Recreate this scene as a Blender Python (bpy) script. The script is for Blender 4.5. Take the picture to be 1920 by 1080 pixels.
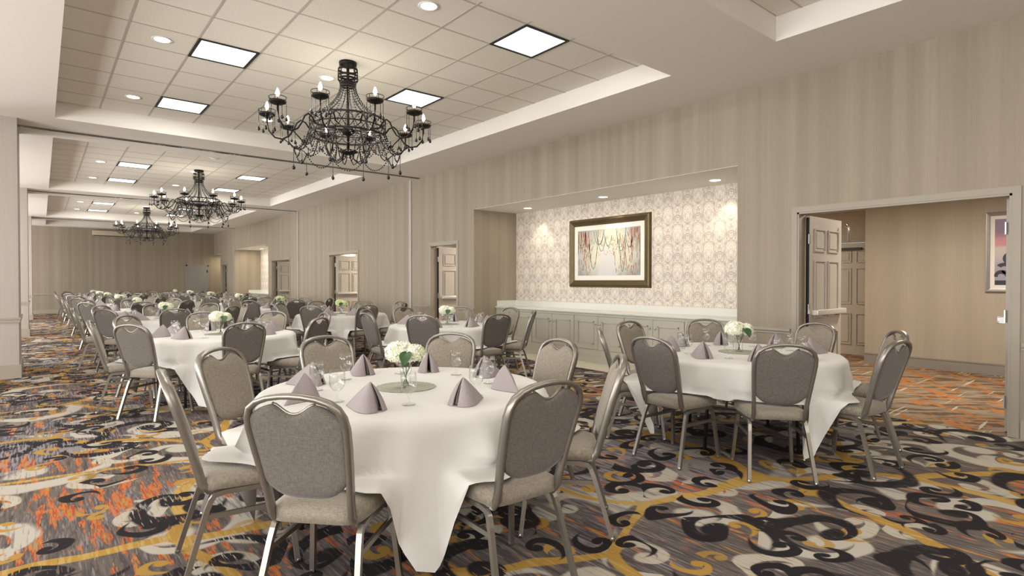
import bpy, bmesh, math, random
from math import sin, cos, pi, sqrt, atan2, radians as R
from mathutils import Vector, Matrix
random.seed(7)
for o in list(bpy.data.objects): bpy.data.objects.remove(o)
sc = bpy.context.scene; COL = sc.collection

# ------------------------------------------------------------ camera, world, exposure
YAW, PITCH, CAMH, FPX = 0.692, -0.0122, 1.38, 1066.0
cam = bpy.data.cameras.new('camera'); camo = bpy.data.objects.new('camera', cam); COL.objects.link(camo)
cam.sensor_width = 36; cam.lens = 36*FPX/1920; cam.clip_start = .05; cam.clip_end = 200
camo.location = (0, 0, CAMH); camo.rotation_euler = (pi/2+PITCH, 0, -YAW)
sc.camera = camo
w = bpy.data.worlds.new('world'); sc.world = w; w.use_nodes = True
w.node_tree.nodes['Background'].inputs[0].default_value = (.85, .92, 1, 1)
w.node_tree.nodes['Background'].inputs[1].default_value = 1.0
sc.view_settings.view_transform = 'Standard'; sc.view_settings.look = 'None'
sc.view_settings.gamma = 1; sc.view_settings.use_curve_mapping = False
sc.view_settings.exposure = 0.36
sc.cycles.sample_clamp_indirect = 4; sc.cycles.sample_clamp_direct = 0
sc.cycles.max_bounces = 8; sc.cycles.diffuse_bounces = 4; sc.cycles.transparent_max_bounces = 16
sc.cycles.caustics_reflective = False; sc.cycles.caustics_refractive = False

XW, ZS, ZT = 6.6, 3.70, 3.94           # right wall, soffit, tile ceiling
TRX = (.17, 5.5)
TRAYS = [(-3.9, 2.63), (3.82, 10.4), (11.82, 18.4), (19.82, 26.4), (27.82, 30.4)]
YFAR, YBACK, XLEFT = 31.0, -5.0, -4.6
P_CAN, P_TROF, P_SPOT, P_WIN_FILL, P_CH = 15, 18, 15, 185, 12

def light(name, kind, loc, power, color=(1, .93, .82), rot=(0, 0, 0), **k):
    l = bpy.data.lights.new(name, kind); l.energy = power; l.color = color
    for a, b in k.items(): setattr(l, a, b)
    o = bpy.data.objects.new(name, l); COL.objects.link(o); o.location = loc; o.rotation_euler = rot
    return o
# unseen windows added in the left wall for side light and far-end fill
FILL_WINS = [(-4.2, -1.6), (-0.6, 2.0), (3.0, 5.6), (6.6, 9.2), (12.6, 15.2), (16.2, 18.2), (20.6, 23.2), (24.2, 26.2), (28.2, 30.6)]
for a, b in FILL_WINS:
    light('window_daylight', 'AREA', (XLEFT-.12, (a+b)/2, 1.75), P_WIN_FILL*(1 if b < 10 else 1.25), (1, .985, .96), (0, -pi/2, 0), shape='RECTANGLE', size=2.6, size_y=b-a)
# unseen area fill added over the rear (camera) end of the hall
light('rear_light', 'AREA', (1.2, -3.2, 3.55), 50, (1, .94, .86), (R(18), 0, 0), shape='RECTANGLE', size=4, size_y=1.2)

# ------------------------------------------------------------ node helpers
class S:
    """a shader value socket with operators"""
    def __init__(s, nt, k): s.nt, s.k = nt, k
    def m(s, op, o=None, o2=None):
        n = s.nt.nodes.new('ShaderNodeMath'); n.operation = op
        for i, v in enumerate((s, o, o2)):
            if v is None: continue
            if isinstance(v, S): s.nt.links.new(v.k, n.inputs[i])
            else: n.inputs[i].default_value = v
        return S(s.nt, n.outputs[0])
    def __add__(s, o): return s.m('ADD', o)
    def __sub__(s, o): return s.m('SUBTRACT', o)
    def __mul__(s, o): return s.m('MULTIPLY', o)
    def __truediv__(s, o): return s.m('DIVIDE', o)
    def frac(s): return s.m('FRACT')
    def floor(s): return s.m('FLOOR')
    def abs(s): return s.m('ABSOLUTE')
    def step(s, lo, hi):     # smooth step
        n = s.nt.nodes.new('ShaderNodeMapRange'); n.interpolation_type = 'SMOOTHSTEP'
        s.nt.links.new(s.k, n.inputs[0]); n.inputs[1].default_value = lo; n.inputs[2].default_value = hi
        if lo > hi: n.inputs[1].default_value, n.inputs[2].default_value, n.inputs[3].default_value, n.inputs[4].default_value = hi, lo, 1, 0
        return S(s.nt, n.outputs[0])
class NT:
    def __init__(s, name):
        s.mat = bpy.data.materials.new(name); s.mat.use_nodes = True; s.nt = s.mat.node_tree
        s.b = s.nt.nodes['Principled BSDF']; s.out = s.nt.nodes['Material Output']
    def obj(s, kind='Object'):
        n = s.nt.nodes.new('ShaderNodeTexCoord'); return n.outputs[kind]
    def sep(s, v):
        n = s.nt.nodes.new('ShaderNodeSeparateXYZ'); s.nt.links.new(v, n.inputs[0]); return [S(s.nt, n.outputs[i]) for i in range(3)]
    def comb(s, x, y, z=0.0):
        n = s.nt.nodes.new('ShaderNodeCombineXYZ')
        for i, v in enumerate((x, y, z)):
            if isinstance(v, S): s.nt.links.new(v.k, n.inputs[i])
            else: n.inputs[i].default_value = v
        return n.outputs[0]
    def noise(s, v, scale=5, detail=2, rough=.5, dist=0.0, color=False):
        n = s.nt.nodes.new('ShaderNodeTexNoise'); s.nt.links.new(v, n.inputs['Vector'])
        n.inputs['Scale'].default_value = scale; n.inputs['Detail'].default_value = detail
        n.inputs['Roughness'].default_value = rough; n.inputs['Distortion'].default_value = dist
        return n.outputs['Color'] if color else S(s.nt, n.outputs['Fac'])
    def voro(s, v, scale, feature='F1', rnd=1.0):
        n = s.nt.nodes.new('ShaderNodeTexVoronoi'); n.feature = feature; s.nt.links.new(v, n.inputs['Vector'])
        n.voronoi_dimensions = '2D'
        n.inputs['Scale'].default_value = scale; n.inputs['Randomness'].default_value = rnd; return n
    def mix(s, f, a, b):
        n = s.nt.nodes.new('ShaderNodeMix'); n.data_type = 'RGBA'
        if isinstance(f, S): s.nt.links.new(f.k, n.inputs[0])
        else: n.inputs[0].default_value = f
        for i, v in ((6, a), (7, b)):
            if isinstance(v, tuple): n.inputs[i].default_value = (*v, 1)
            else: s.nt.links.new(v, n.inputs[i])
        return n.outputs[2]
    def bump(s, h, strength=.2, dist=.002):
        n = s.nt.nodes.new('ShaderNodeBump'); n.inputs['Strength'].default_value = strength; n.inputs['Distance'].default_value = dist
        s.nt.links.new(h.k, n.inputs['Height']); s.nt.links.new(n.outputs[0], s.b.inputs['Normal'])
    def col(s, c):
        if isinstance(c, tuple): s.b.inputs['Base Color'].default_value = (*c, 1)
        else: s.nt.links.new(c, s.b.inputs['Base Color'])
    def set(s, **k):
        for a, v in k.items(): s.b.inputs[a.replace('_', ' ')].default_value = v
        return s
def plain(name, c, rough=.6, metal=0, var=.06, scale=8, **k):
    t = NT(name); v = t.noise(t.obj(), scale, 3)
    t.col(t.mix(v, tuple(x*(1-var) for x in c), tuple(min(1, x*(1+var)) for x in c)))
    t.set(Roughness=rough, Metallic=metal, **k); return t.mat
def emit(name, c, s):
    t = NT(name); t.col(c); t.b.inputs['Emission Color'].default_value = (*c, 1); t.b.inputs['Emission Strength'].default_value = s; return t.mat

M = {}
M['soffit'] = plain('painted_soffit', (.82, .785, .73), .85, scale=.4, var=.02)
M['trim'] = plain('taupe_painted_trim', (.36, .32, .26), .45, var=.03)
M['jamb'] = plain('door_frame_paint', (.32, .28, .22), .45, var=.03)
M['doorpaint'] = plain('door_leaf_paint', (.46, .42, .365), .45, var=.03)
M['cabinet'] = plain('cabinet_paint', (.47, .44, .37), .5, var=.03)
M['marble'] = plain('white_countertop', (.66, .66, .62), .35, scale=3, var=.05)
M['tilefloor'] = plain('cream_floor_tile', (.60, .56, .44), .4, scale=3, var=.06)
M['grid'] = plain('ceiling_grid_metal', (.50, .47, .42), .6, var=.02)
M['blackframe'] = plain('black_light_frame', (.012, .012, .013), .6)
M['iron'] = plain('black_iron', (.009, .0065, .005), .5, metal=0, scale=30, var=.3)
M['glassbead'] = plain('black_glass_bead', (.01, .008, .007), .15)
M['iron'].node_tree.nodes['Principled BSDF'].inputs['Specular IOR Level'].default_value = .25
M['brass'] = plain('bronze_candle_tube', (.22, .17, .10), .4, metal=.6)
M['bulb'] = emit('glowing_candle_bulb', (1, .90, .70), 30)
M['troffer'] = emit('lit_parabolic_panel', (.96, 1, 1), .92)
M['troffer2'] = emit('lit_panel_cell_dim', (.84, .90, .91), .66)
M['canlens'] = emit('lit_downlight_lens', (1, .97, .88), 4.5)
M['chrome'] = plain('satin_steel', (.55, .55, .54), .3, metal=1)
M['frame'] = plain('chair_frame_metal', (.29, .268, .238), .36, metal=.8, var=.06)
M['legs'] = plain('table_leg_metal', (.03, .03, .03), .5, metal=.5)
M['ply'] = plain('plywood_tabletop', (.32, .2, .1), .6)
M['placemat'] = plain('sage_woven_mat', (.36, .355, .28), .85, scale=90, var=.35)
M['leaf'] = plain('hydrangea_leaf', (.03, .085, .025), .5, scale=20, var=.3)
M['stem'] = plain('flower_stem', (.07, .14, .04), .5)
M['bronze'] = plain('antique_bronze_frame', (.12, .088, .042), .42, metal=.7, scale=14, var=.25)
M['silver'] = plain('brushed_silver_frame', (.42, .41, .40), .35, metal=.7)
M['mount'] = plain('cream_picture_mount', (.78, .75, .68), .9, var=.02)
M['screencase'] = plain('projector_screen_case', (.52, .44, .32), .6)
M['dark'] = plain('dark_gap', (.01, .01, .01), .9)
M['greydoor'] = plain('grey_far_door', (.30, .29, .275), .6)
M['black'] = plain('black_plastic', (.02, .02, .02), .5)

def m_flower():
    t = NT('hydrangea_petals'); v = t.noise(t.obj(), 14, 3)
    t.col(t.mix(v.step(.4, .62), (.80, .84, .62), (.93, .90, .80)))
    t.set(Roughness=.7); t.b.inputs['Subsurface Weight'].default_value = 0; return t.mat
M['flower'] = m_flower()
t = NT('green_hydrangea_petals'); v = t.noise(t.obj(), 14, 3)
t.col(t.mix(v.step(.4, .62), (.62, .74, .30), (.82, .84, .55))); t.set(Roughness=.7); M['greenflower'] = t.mat

def m_tile():
    t = NT('acoustic_tile'); o = t.nt.nodes.new('ShaderNodeObjectInfo')
    v = t.noise(t.obj('Object'), 60, 3, .7); big = t.noise(t.obj('Object'), 1.5, 2)
    rnd = S(t.nt, o.outputs['Random'])
    c = t.mix(v.step(.3, .75), (.72, .68, .60), (.85, .81, .73))
    c = t.mix(rnd*.4, c, (.80, .77, .74)); t.col(c); t.bump(v, .3, .002); t.set(Roughness=.95); return t.mat
M['tile'] = m_tile()

def m_wall(name, c1, c2, far=False):
    t = NT(name); x, y, z = t.sep(t.obj('Object'))
    h = x+y
    st = t.noise(t.comb(h*4.2, 0.0, 0.0), 1, 3, .55)
    fine = t.noise(t.comb(h*60, z*1.5, 0.0), 1, 2, .6)
    weave = t.noise(t.comb(h*25, z*260, 0.0), 1, 2, .6)
    blotch = t.noise(t.obj('Object'), .7, 2)
    c = t.mix(st.step(.30, .70), c1, c2)
    c = t.mix((fine-.5).m('MULTIPLY', .5).m('ADD', .16).m('MAXIMUM', 0.0), c, tuple(k*.72 for k in c1))
    c = t.mix((weave-.5).m('MULTIPLY', .7).m('MAXIMUM', 0.0), c, tuple(min(1, k*1.35) for k in c2))
    c = t.mix(blotch.step(.3, .7)*.12, c, (.36, .29, .25))
    t.col(c); t.bump(weave, .12, .001); t.set(Roughness=.8); return t.mat
M['wall'] = m_wall('striped_wallcovering', (.285, .24, .18), (.38, .325, .25))
M['wallin'] = m_wall('corridor_wallcovering', (.40, .345, .27), (.45, .39, .31))
M['pillar'] = m_wall('pillar_wallcovering', (.40, .36, .32), (.47, .43, .39))

def m_damask():
    t = NT('damask_wallpaper'); x, y, z = t.sep(t.obj('Object'))
    u = y*(2*pi/.36); v = z*(2*pi/.60)
    cu = u.m('COSINE'); A = cu*v.m('COSINE'); B = cu*v.m('SINE'); C2 = (u*2).m('COSINE')
    v1 = t.comb(A*1.15, B*1.15, C2*.55)
    pat = t.noise(v1, 2.1, 3, .6, 1.1); pat2 = t.noise(v1, 8.5, 2, .55, .9)
    lace = pat.step(.46, .52)*.5+pat2.step(.47, .54)*.6
    drop = (A+B*.35)                      # pale teardrop in the middle of each ogee
    body = drop.step(.10, .55)
    edge = (drop-.12).abs().step(.10, .03)
    m = (lace*(body*-.32+1.0)+edge*.25).m('MINIMUM', 1.0)
    c = t.mix(m, (.84, .79, .67), (.40, .325, .305))
    t.col(c); t.set(Roughness=.6); return t.mat
M['damask'] = m_damask()

def fabric(name, a, b, sc_=480):
    t = NT(name); x, y, z = t.sep(t.obj('Object'))
    w1 = t.noise(t.comb(x*sc_, z*45, y*45), 1, 2, .6); w2 = t.noise(t.comb(x*45, z*sc_, y*sc_), 1, 2, .6)
    f = (w1+w2)*.5
    t.col(t.mix(f.step(.33, .67), a, b)); t.bump(f, .25, .001)
    t.set(Roughness=.92); t.b.inputs['Sheen Weight'].default_value = .25; t.b.inputs['Sheen Roughness'].default_value = .4
    return t.mat
M['fabric'] = fabric('chair_linen_fabric', (.18, .152, .118), (.325, .283, .225))
M['backfabric'] = fabric('chair_back_panel_fabric', (.095, .082, .071), (.18, .158, .138))  # seat fabric darkened to paint shade into the chair backs
def m_cloth():
    t = NT('white_tablecloth'); x, y, z = t.sep(t.obj('Object'))
    f = t.noise(t.comb(x*400, y*400, z*400), 1, 2); b = t.noise(t.obj('Object'), 2.5, 3)
    t.col(t.mix(b, (.62, .60, .57), (.68, .66, .63))); t.bump(f, .08, .0008); t.set(Roughness=.8)
    t.b.inputs['Sheen Weight'].default_value = .15; return t.mat
M['cloth'] = m_cloth()
M['napkin'] = plain('mauve_grey_napkin', (.325, .287, .287), .85, scale=120, var=.12)
def m_glass():
    t = NT('clear_glass'); nt = t.nt; nt.nodes.remove(t.b)
    tr = nt.nodes.new('ShaderNodeBsdfTransparent'); tr.inputs[0].default_value = (.985, .99, .988, 1)
    gl = nt.nodes.new('ShaderNodeBsdfGlossy'); gl.inputs['Roughness'].default_value = .03
    fr = nt.nodes.new('ShaderNodeLayerWeight'); fr.inputs['Blend'].default_value = .5
    fk = (S(nt, fr.outputs['Facing']).m('POWER', 4.0)*.75+.05)
    mx = nt.nodes.new('ShaderNodeMixShader'); nt.links.new(fk.k, mx.inputs[0])
    nt.links.new(tr.outputs[0], mx.inputs[1]); nt.links.new(gl.outputs[0], mx.inputs[2]); nt.links.new(mx.outputs[0], t.out.inputs[0]); return t.mat
M['glass'] = m_glass()

def m_carpet():
    t = NT('scroll_pattern_carpet'); nt = t.nt
    P = t.obj('Object'); x, y, z = t.sep(P)
    wn = t.noise(P, 1.3, 2, color=True)
    va = nt.nodes.new('ShaderNodeVectorMath'); va.operation = 'MULTIPLY_ADD'
    nt.links.new(wn, va.inputs[0]); va.inputs[1].default_value = (.35, .35, 0); nt.links.new(P, va.inputs[2])
    W = va.outputs[0]
    streak = t.noise(t.comb(x*42, y*2.6, 0.0), 1, 3, .6)
    streak2 = t.noise(t.comb(x*70+9.0, y*5.0, 0.0), 1, 2, .6)
    drip = t.noise(t.comb(x*16+3.0, y*2.2, 5.0), 1, 3, .6)
    zone = t.noise(P, .34, 2)
    z2 = t.noise(t.comb(x, y, 11.0), .55, 2)
    leftw = x.step(3.0, .2)                 # paler and redder along the left aisle
    def scroll(scale, seed, tight, width, rmax, off=0.0):
        v = t.voro(vec(seed), scale, 'F1', .85)
        lx, ly, _ = t.sep(sub(vec(seed), v.outputs['Position']))
        cr, cg, cb = t.sep(v.outputs['Color'])
        r = (lx*lx+ly*ly).m('SQRT')*scale
        sg = cr.m('GREATER_THAN', .5)*2-1
        ang = ly.m('ARCTAN2', lx)/(2*pi)
        ph = (ang*sg+(r+.02).m('LOGARITHM', 2.718)*tight+cg+off).frac()
        tri = (ph-.5).abs()
        band = tri.step(width, width-.05)
        mask = r.step(rmax, rmax-.05)
        eye = (r-.0).step(.13, .09)
        return (band.m('MAXIMUM', eye)*mask), cb, tri, mask
    _v = {}
    def vec(seed):
        if seed not in _v:
            n = nt.nodes.new('ShaderNodeVectorMath'); n.operation = 'ADD'; nt.links.new(W, n.inputs[0]); n.inputs[1].default_value = (seed*7.3, seed*3.1, 0)
            _v[seed] = n.outputs[0]
        return _v[seed]
    def sub(a, b):
        n = nt.nodes.new('ShaderNodeVectorMath'); n.operation = 'SUBTRACT'; nt.links.new(a, n.inputs[0]); nt.links.new(b, n.inputs[1]); return n.outputs[0]
    DARK, MAUVE, TAUPE, GREY, CREAM = (.014, .012, .014), (.078, .062, .062), (.15, .125, .105), (.25, .225, .215), (.49, .45, .38)
    GOLD, ORANGE, RED, LAV = (.43, .25, .05), (.55, .17, .045), (.38, .075, .03), (.27, .245, .27)
    c = t.mix((streak+zone*.5-.25).step(.38, .60), MAUVE, TAUPE)
    c = t.mix(streak2.step(.56, .66)*.8, c, GREY)
    c = t.mix((z2+streak*.5-.25).step(.52, .60), c, t.mix(streak2.step(.4, .6), LAV, MAUVE))
    # orange and red drips
    dm = (zone*.75+drip*1.1-.42+leftw*.045).step(.62, .65)*(streak2.step(.38, .48)*.8+.2)
    c = t.mix(dm, c, t.mix(drip.step(.60, .68), t.mix(streak2.step(.5, .58), ORANGE, RED), t.mix(streak.step(.45, .6), GOLD, (.36, .24, .10))))
    # cream scrolls (large, then medium)
    s1, r1, _, _ = scroll(1.0, 1.0, .50, .14, .56)
    c = t.mix(s1*((streak2*.8+.55+leftw*.1).step(.72, .80)), c, t.mix((streak*.6+z2-.3).step(.50, .60), CREAM, GREY))
    s2, r2, _, _ = scroll(2.0, 2.0, .42, .16, .50)
    c = t.mix(s2*(r2.step(.35, .4))*(streak.step(.33, .42)), c, t.mix(streak2.step(.5, .62), CREAM, (.44, .36, .24)))
    # gold veins
    ve = t.voro(vec(3.0), .62, 'DISTANCE_TO_EDGE', 1.0); ed = S(nt, ve.outputs['Distance'])
    vm = t.noise(t.comb(x, y, 21.0), .9, 1)
    c = t.mix((ed-(vm-.5)*.05).step(.027, .019)*(streak2.step(.28, .36)), c, t.mix((streak+zone-.5).step(.5, .6), GOLD, (.50, .33, .10)))
    s6, r6, _, _ = scroll(3.6, 8.0, .40, .15, .48)
    c = t.mix(s6*(r6.step(.62, .66)), c, GOLD)
    # dark scrolls: large and small curls
    s3, r3, _, _ = scroll(1.6, 4.0, .55, .165, .54)
    c = t.mix(s3*(r3.step(.28, .32))*((streak2+leftw*-.08).step(.30, .36)), c, t.mix(streak.step(.55, .7), DARK, (.05, .04, .042)))
    s4, r4, _, _ = scroll(3.3, 5.0, .45, .20, .52)
    c = t.mix(s4*((r4+leftw*-.3).step(.26, .3)), c, DARK)
    pile = t.noise(P, 420, 1)
    c = t.mix((pile-.5)*.5+.12, c, (.05, .045, .045))
    t.col(c); t.bump(pile, .5, .002); t.set(Roughness=.98); t.b.inputs['Specular IOR Level'].default_value = .15
    return t.mat
M['carpet'] = m_carpet()
def m_corr():
    t = NT('corridor_carpet'); x, y, z = t.sep(t.obj('Object'))
    a, b = x+y, x-y
    n1 = t.noise(t.comb(a*5, b*.9, 0.0), 1, 3, .6); n2 = t.noise(t.comb(a*.9, b*5, 4.0), 1, 3, .6); n3 = t.noise(t.comb(x*.8, y*14, 2.0), 1, 3, .6)
    c = t.mix(n1.step(.42, .56), (.11, .06, .028), (.26, .205, .14))
    c = t.mix(n2.step(.52, .58), c, (.36, .13, .022))
    c = t.mix(n1.step(.60, .66), c, (.14, .055, .016))
    c = t.mix(n3.step(.62, .66), c, (.45, .40, .32))
    t.col(c); t.set(Roughness=.97); return t.mat
M['corrcarpet'] = m_corr()
def m_art1():
    t = NT('bead_print_background'); x, y, z = t.sep(t.obj('Object'))
    r = ((y*y*.55)+(z*z*1.2)).m('SQRT')
    n = t.noise(t.obj('Object'), 4, 3)
    c = t.mix((r+n*.3-.15).step(.15, .85), (.66, .64, .50), (.20, .23, .26))
    shaft = (y.abs()-(z*-.25+.12).m('MAXIMUM', .03)).step(.08, -.04)*((z*-1.0+.25).step(0, .3))
    c = t.mix(shaft*.7, c, (.62, .60, .64)); t.col(c); t.set(Roughness=.5); return t.mat
M['art1'] = m_art1()
def m_art2():
    t = NT('sunset_print'); x, y, z = t.sep(t.obj('Object'))
    n = t.noise(t.comb(y*3, z*9, 0.0), 1, 3)
    zz = z+(n-.5)*.15
    c = t.mix(zz.step(-.3, .05), (.30, .27, .36), (.50, .42, .38)); c = t.mix(zz.step(.05, .12), c, (.52, .20, .23)); c = t.mix(zz.step(.14, .3), c, (.17, .10, .17))
    t.col(c); t.set(Roughness=.4); return t.mat
M['art2'] = m_art2()
for nm, c in (('bead_red', (.42, .09, .05)), ('bead_teal', (.05, .10, .11)), ('bead_amber', (.46, .30, .14)), ('bead_green', (.22, .28, .12))): M[nm] = plain(nm+'_ink', c, .5)
M['outside'] = emit('window_sky_glow', (.9, .95, 1), 1.2)

# ------------------------------------------------------------ geometry helpers
class MB:
    def __init__(s): s.v, s.f, s.mi, s.sm = [], [], [], []
    def quad(s, a, b, c, d, mi=0): n = len(s.v); s.v += [a, b, c, d]; s.f.append((n, n+1, n+2, n+3)); s.mi.append(mi); s.sm.append(False); return s
    def box(s, a, b, mi=0):
        (x0, y0, z0), (x1, y1, z1) = [tuple(min(p, q) for p, q in zip(a, b)), tuple(max(p, q) for p, q in zip(a, b))]
        n = len(s.v); s.v += [(x, y, z) for z in (z0, z1) for y in (y0, y1) for x in (x0, x1)]
        for f in ((0, 2, 3, 1), (4, 5, 7, 6), (0, 1, 5, 4), (2, 6, 7, 3), (0, 4, 6, 2), (1, 3, 7, 5)):
            s.f.append(tuple(n+i for i in f)); s.mi.append(mi); s.sm.append(False)
        return s
    def grid(s, P, closeu=False, closev=False, mi=0, smooth=True):
        nu, nv = len(P), len(P[0]); n = len(s.v)
        for r in P: s.v += [tuple(p) for p in r]
        for i in range(nu if closeu else nu-1):
            for j in range(nv if closev else nv-1):
                a, b = n+i*nv+j, n+((i+1) % nu)*nv+j; c, d = n+((i+1) % nu)*nv+(j+1) % nv, n+i*nv+(j+1) % nv
                s.f.append((a, b, c, d)); s.mi.append(mi); s.sm.append(smooth)
        return s
    def poly(s, pts, mi=0): n = len(s.v); s.v += [tuple(p) for p in pts]; s.f.append(tuple(range(n, n+len(pts)))); s.mi.append(mi); s.sm.append(False); return s
    def sweep(s, path, prof, up=(0, 0, 1), closed=False, caps=True, mi=0, smooth=True, scale=None):
        """profile [(a,b)...] swept along path; a across, b along 'up'"""
        path = [Vector(p) for p in path]; N = len(path); rows = []
        for i in range(N):
            a = path[(i-1) % N] if (closed or i > 0) else path[0]; b = path[(i+1) % N] if (closed or i < N-1) else path[-1]
            t = (b-a).normalized(); u = Vector(up)
            if abs(t.dot(u)) > .98: u = Vector((1, 0, 0)) if abs(t.x) < .9 else Vector((0, 1, 0))
            sd = t.cross(u).normalized(); u2 = sd.cross(t).normalized(); k = scale[i] if scale else 1
            rows.append([path[i]+sd*(p*k)+u2*(q*k) for p, q in prof])
        s.grid(rows, closeu=closed, closev=True, mi=mi, smooth=smooth)
        if caps and not closed: s.poly(list(reversed(rows[0])), mi); s.poly(rows[-1], mi)
        return s
    def tube(s, path, r, n=8, **k): return s.sweep(path, [(r*cos(2*pi*i/n), r*sin(2*pi*i/n)) for i in range(n)], **k)
    def lathe(s, prof, n=20, c=(0, 0, 0), mi=0, smooth=True):
        s.grid([[(c[0]+r*cos(2*pi*i/n), c[1]+r*sin(2*pi*i/n), c[2]+z) for r, z in prof] for i in range(n)], closeu=True, mi=mi, smooth=smooth); return s
    def mesh(s, name, mats):
        me = bpy.data.meshes.new(name); me.from_pydata([tuple(p) for p in s.v], [], s.f)
        for m in (mats if isinstance(mats, (list, tuple)) else [mats]): me.materials.append(m)
        me.polygons.foreach_set('material_index', s.mi); me.polygons.foreach_set('use_smooth', s.sm)
        bm = bmesh.new(); bm.from_mesh(me); bmesh.ops.remove_doubles(bm, verts=bm.verts, dist=1e-5); bmesh.ops.recalc_face_normals(bm, faces=bm.faces); bm.to_mesh(me); bm.free()
        me.update(); return me
    def build(s, name, mats, parent=None, loc=(0, 0, 0), rz=0):
        return link(name, s.mesh(name, mats), parent, loc, rz)
def link(name, me, parent=None, loc=(0, 0, 0), rz=0):
    o = bpy.data.objects.new(name, me); COL.objects.link(o); o.location = loc; o.rotation_euler = (0, 0, rz)
    if parent: o.parent = parent
    return o
def rbox(a, b, w, seg=2):
    """bevelled box as MB"""
    bm = bmesh.new(); bmesh.ops.create_cube(bm, size=1)
    for v in bm.verts: v.co = Vector([a[i]+(v.co[i]+.5)*(b[i]-a[i]) for i in range(3)])
    bmesh.ops.bevel(bm, geom=bm.edges[:]+bm.verts[:], offset=w, segments=seg, affect='EDGES', profile=.6)
    m = MB(); bm.verts.ensure_lookup_table(); m.v = [tuple(v.co) for v in bm.verts]; m.f = [tuple(v.index for v in f.verts) for f in bm.faces]; m.mi = [0]*len(m.f); m.sm = [True]*len(m.f); bm.free(); return m
def tag(o, label=None, cat=None, group=None, kind=None):
    for k, v in (('label', label), ('category', cat), ('group', group), ('kind', kind)):
        if v: o[k] = v
    return o
def empty(name, loc=(0, 0, 0), rz=0):
    o = bpy.data.objects.new(name, None); COL.objects.link(o); o.location = loc; o.rotation_euler = (0, 0, rz); o.empty_display_size = .1; return o
def tree(o, parent=None):
    c = o.copy(); COL.objects.link(c); c.parent = parent
    for ch in o.children: tree(ch, c)
    return c
def place(proto, used, loc, rz):
    o = tree(proto) if used[0] else proto; used[0] = True; o.location = loc; o.rotation_euler = (0, 0, rz); return o
def struct(o): o['kind'] = 'structure'; return o

# ------------------------------------------------------------ room shell
struct(MB().box((XLEFT-.1, YBACK-.1, -.1), (XW, YFAR+.1, 0)).build('floor', M['carpet']))
def wall_yz(x0, x1, segs, y0, y1, ztop, name, mat):
    """wall slab between x0..x1 along y with openings (ya,yb,za,zb)"""
    m = MB(); y = y0
    for ya, yb, za, zb in sorted(segs):
        if ya > y: m.box((x0, y, 0), (x1, ya, ztop))
        if zb < ztop: m.box((x0, ya, zb), (x1, yb, ztop))
        if za > 0: m.box((x0, ya, 0), (x1, yb, za))
        y = yb
    if y < y1: m.box((x0, y, 0), (x1, y1, ztop))
    return struct(m.build(name, mat))
DOORS = [(1.05, 2.90, 2.155), (9.74, 10.76, 2.16), (14.5, 16.46, 2.16), (19.96, 21.9, 2.14), (28.45, 29.4, 2.15)]
RECS = [(3.62, 9.15, 2.80), (22.35, 27.2, 2.77), (29.75, 31.0, 2.67)]
WT = .14
wall_yz(XW, XW+WT, [(a, b, 0, z) for a, b, z in DOORS+RECS], YBACK, YFAR, 3.9, 'wall_right', M['wall'])
struct(MB().box((XLEFT, YFAR, 0), (XW+1.3, YFAR+.15, 3.9)).build('wall_far', M['wall']))
struct(MB().box((XLEFT, YBACK-.15, 0), (XW+.2, YBACK, 3.9)).build('wall_back', M['wall']))
wall_yz(XLEFT-.2, XLEFT, [(a, b, .45, 3.05) for a, b in FILL_WINS], YBACK, YFAR, 3.9, 'wall_left', M['wall'])
for i, (a, b) in enumerate(FILL_WINS):
    m = MB()
    for yy in (a, (a+b)/2-.03, b-.06): m.box((XLEFT-.1, yy, .45), (XLEFT-.03, yy+.06, 3.05))
    for zz in (.45, 1.7, 2.99): m.box((XLEFT-.1, a, zz), (XLEFT-.03, b, zz+.06))
    struct(m.build('window_%d' % (i+1), M['trim']))  # unseen frames for the added fill-light openings
# pillars on the left with rail and base
for i, py in enumerate((10.72, 18.65, 26.6)):
    p = struct(MB().box((-1.25, py, 0), (-.245, py+1.15, ZS)).build('wall_left_pillar', M['pillar']))
    MB().box((-1.27, py-.018, 0), (-.222, py+1.17, .17)).box((-1.265, py-.012, .17), (-.228, py+1.16, .19)).build('baseboard', M['trim'], p)
    MB().box((-1.27, py-.02, .835), (-.22, py+1.17, .86)).box((-1.262, py-.012, .79), (-.23, py+1.16, .835)).build('chair_rail', M['trim'], p)
# chair rails and baseboards of the right wall, between the openings
ys = [YBACK]
for a, b in sorted([(a-.07, b+.07) for a, b, z in DOORS]+[(a, b) for a, b, z in RECS]): ys += [a, b]
ys.append(YFAR)
nt_ = 0
for a, b in zip(ys[0::2], ys[1::2]):
    if b-a < .05: continue
    for aa, bb in ([(a, min(b, 11.5)), (max(a, 19.2), b)] if a < 11.5 < b or a >= 11.4 else [(a, b)]):
        if bb-aa < .05: continue
        nt_ += 1
        struct(MB().box((XW-.022, aa, .805), (XW, bb, .835)).box((XW-.012, aa, .775), (XW, bb, .79)).build('trim_%d' % nt_, M['trim']))
    struct(MB().box((XW-.016, a, 0), (XW, b, .15)).box((XW-.011, a, .15), (XW, b, .17)).build('baseboard_right', M['trim']))
# wainscot panel moulding beside the wide doorway
m = MB()
for (ya, yb, za, zb) in [(.90, .93, .14, .72), (-.1, -.07, .14, .72), (-.1, .93, .14, .17), (-.1, .93, .69, .72)]: m.box((XW-.014, ya, za), (XW, yb, zb))
struct(m.build('trim_panel', M['trim']))
struct(MB().box((XLEFT, YFAR-.022, .80), (4.9, YFAR, .84)).build('trim_far', M['trim']))
struct(MB().box((XLEFT, YFAR-.018, 0), (5.3, YFAR, .17)).build('baseboard_far', M['trim']))
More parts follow.
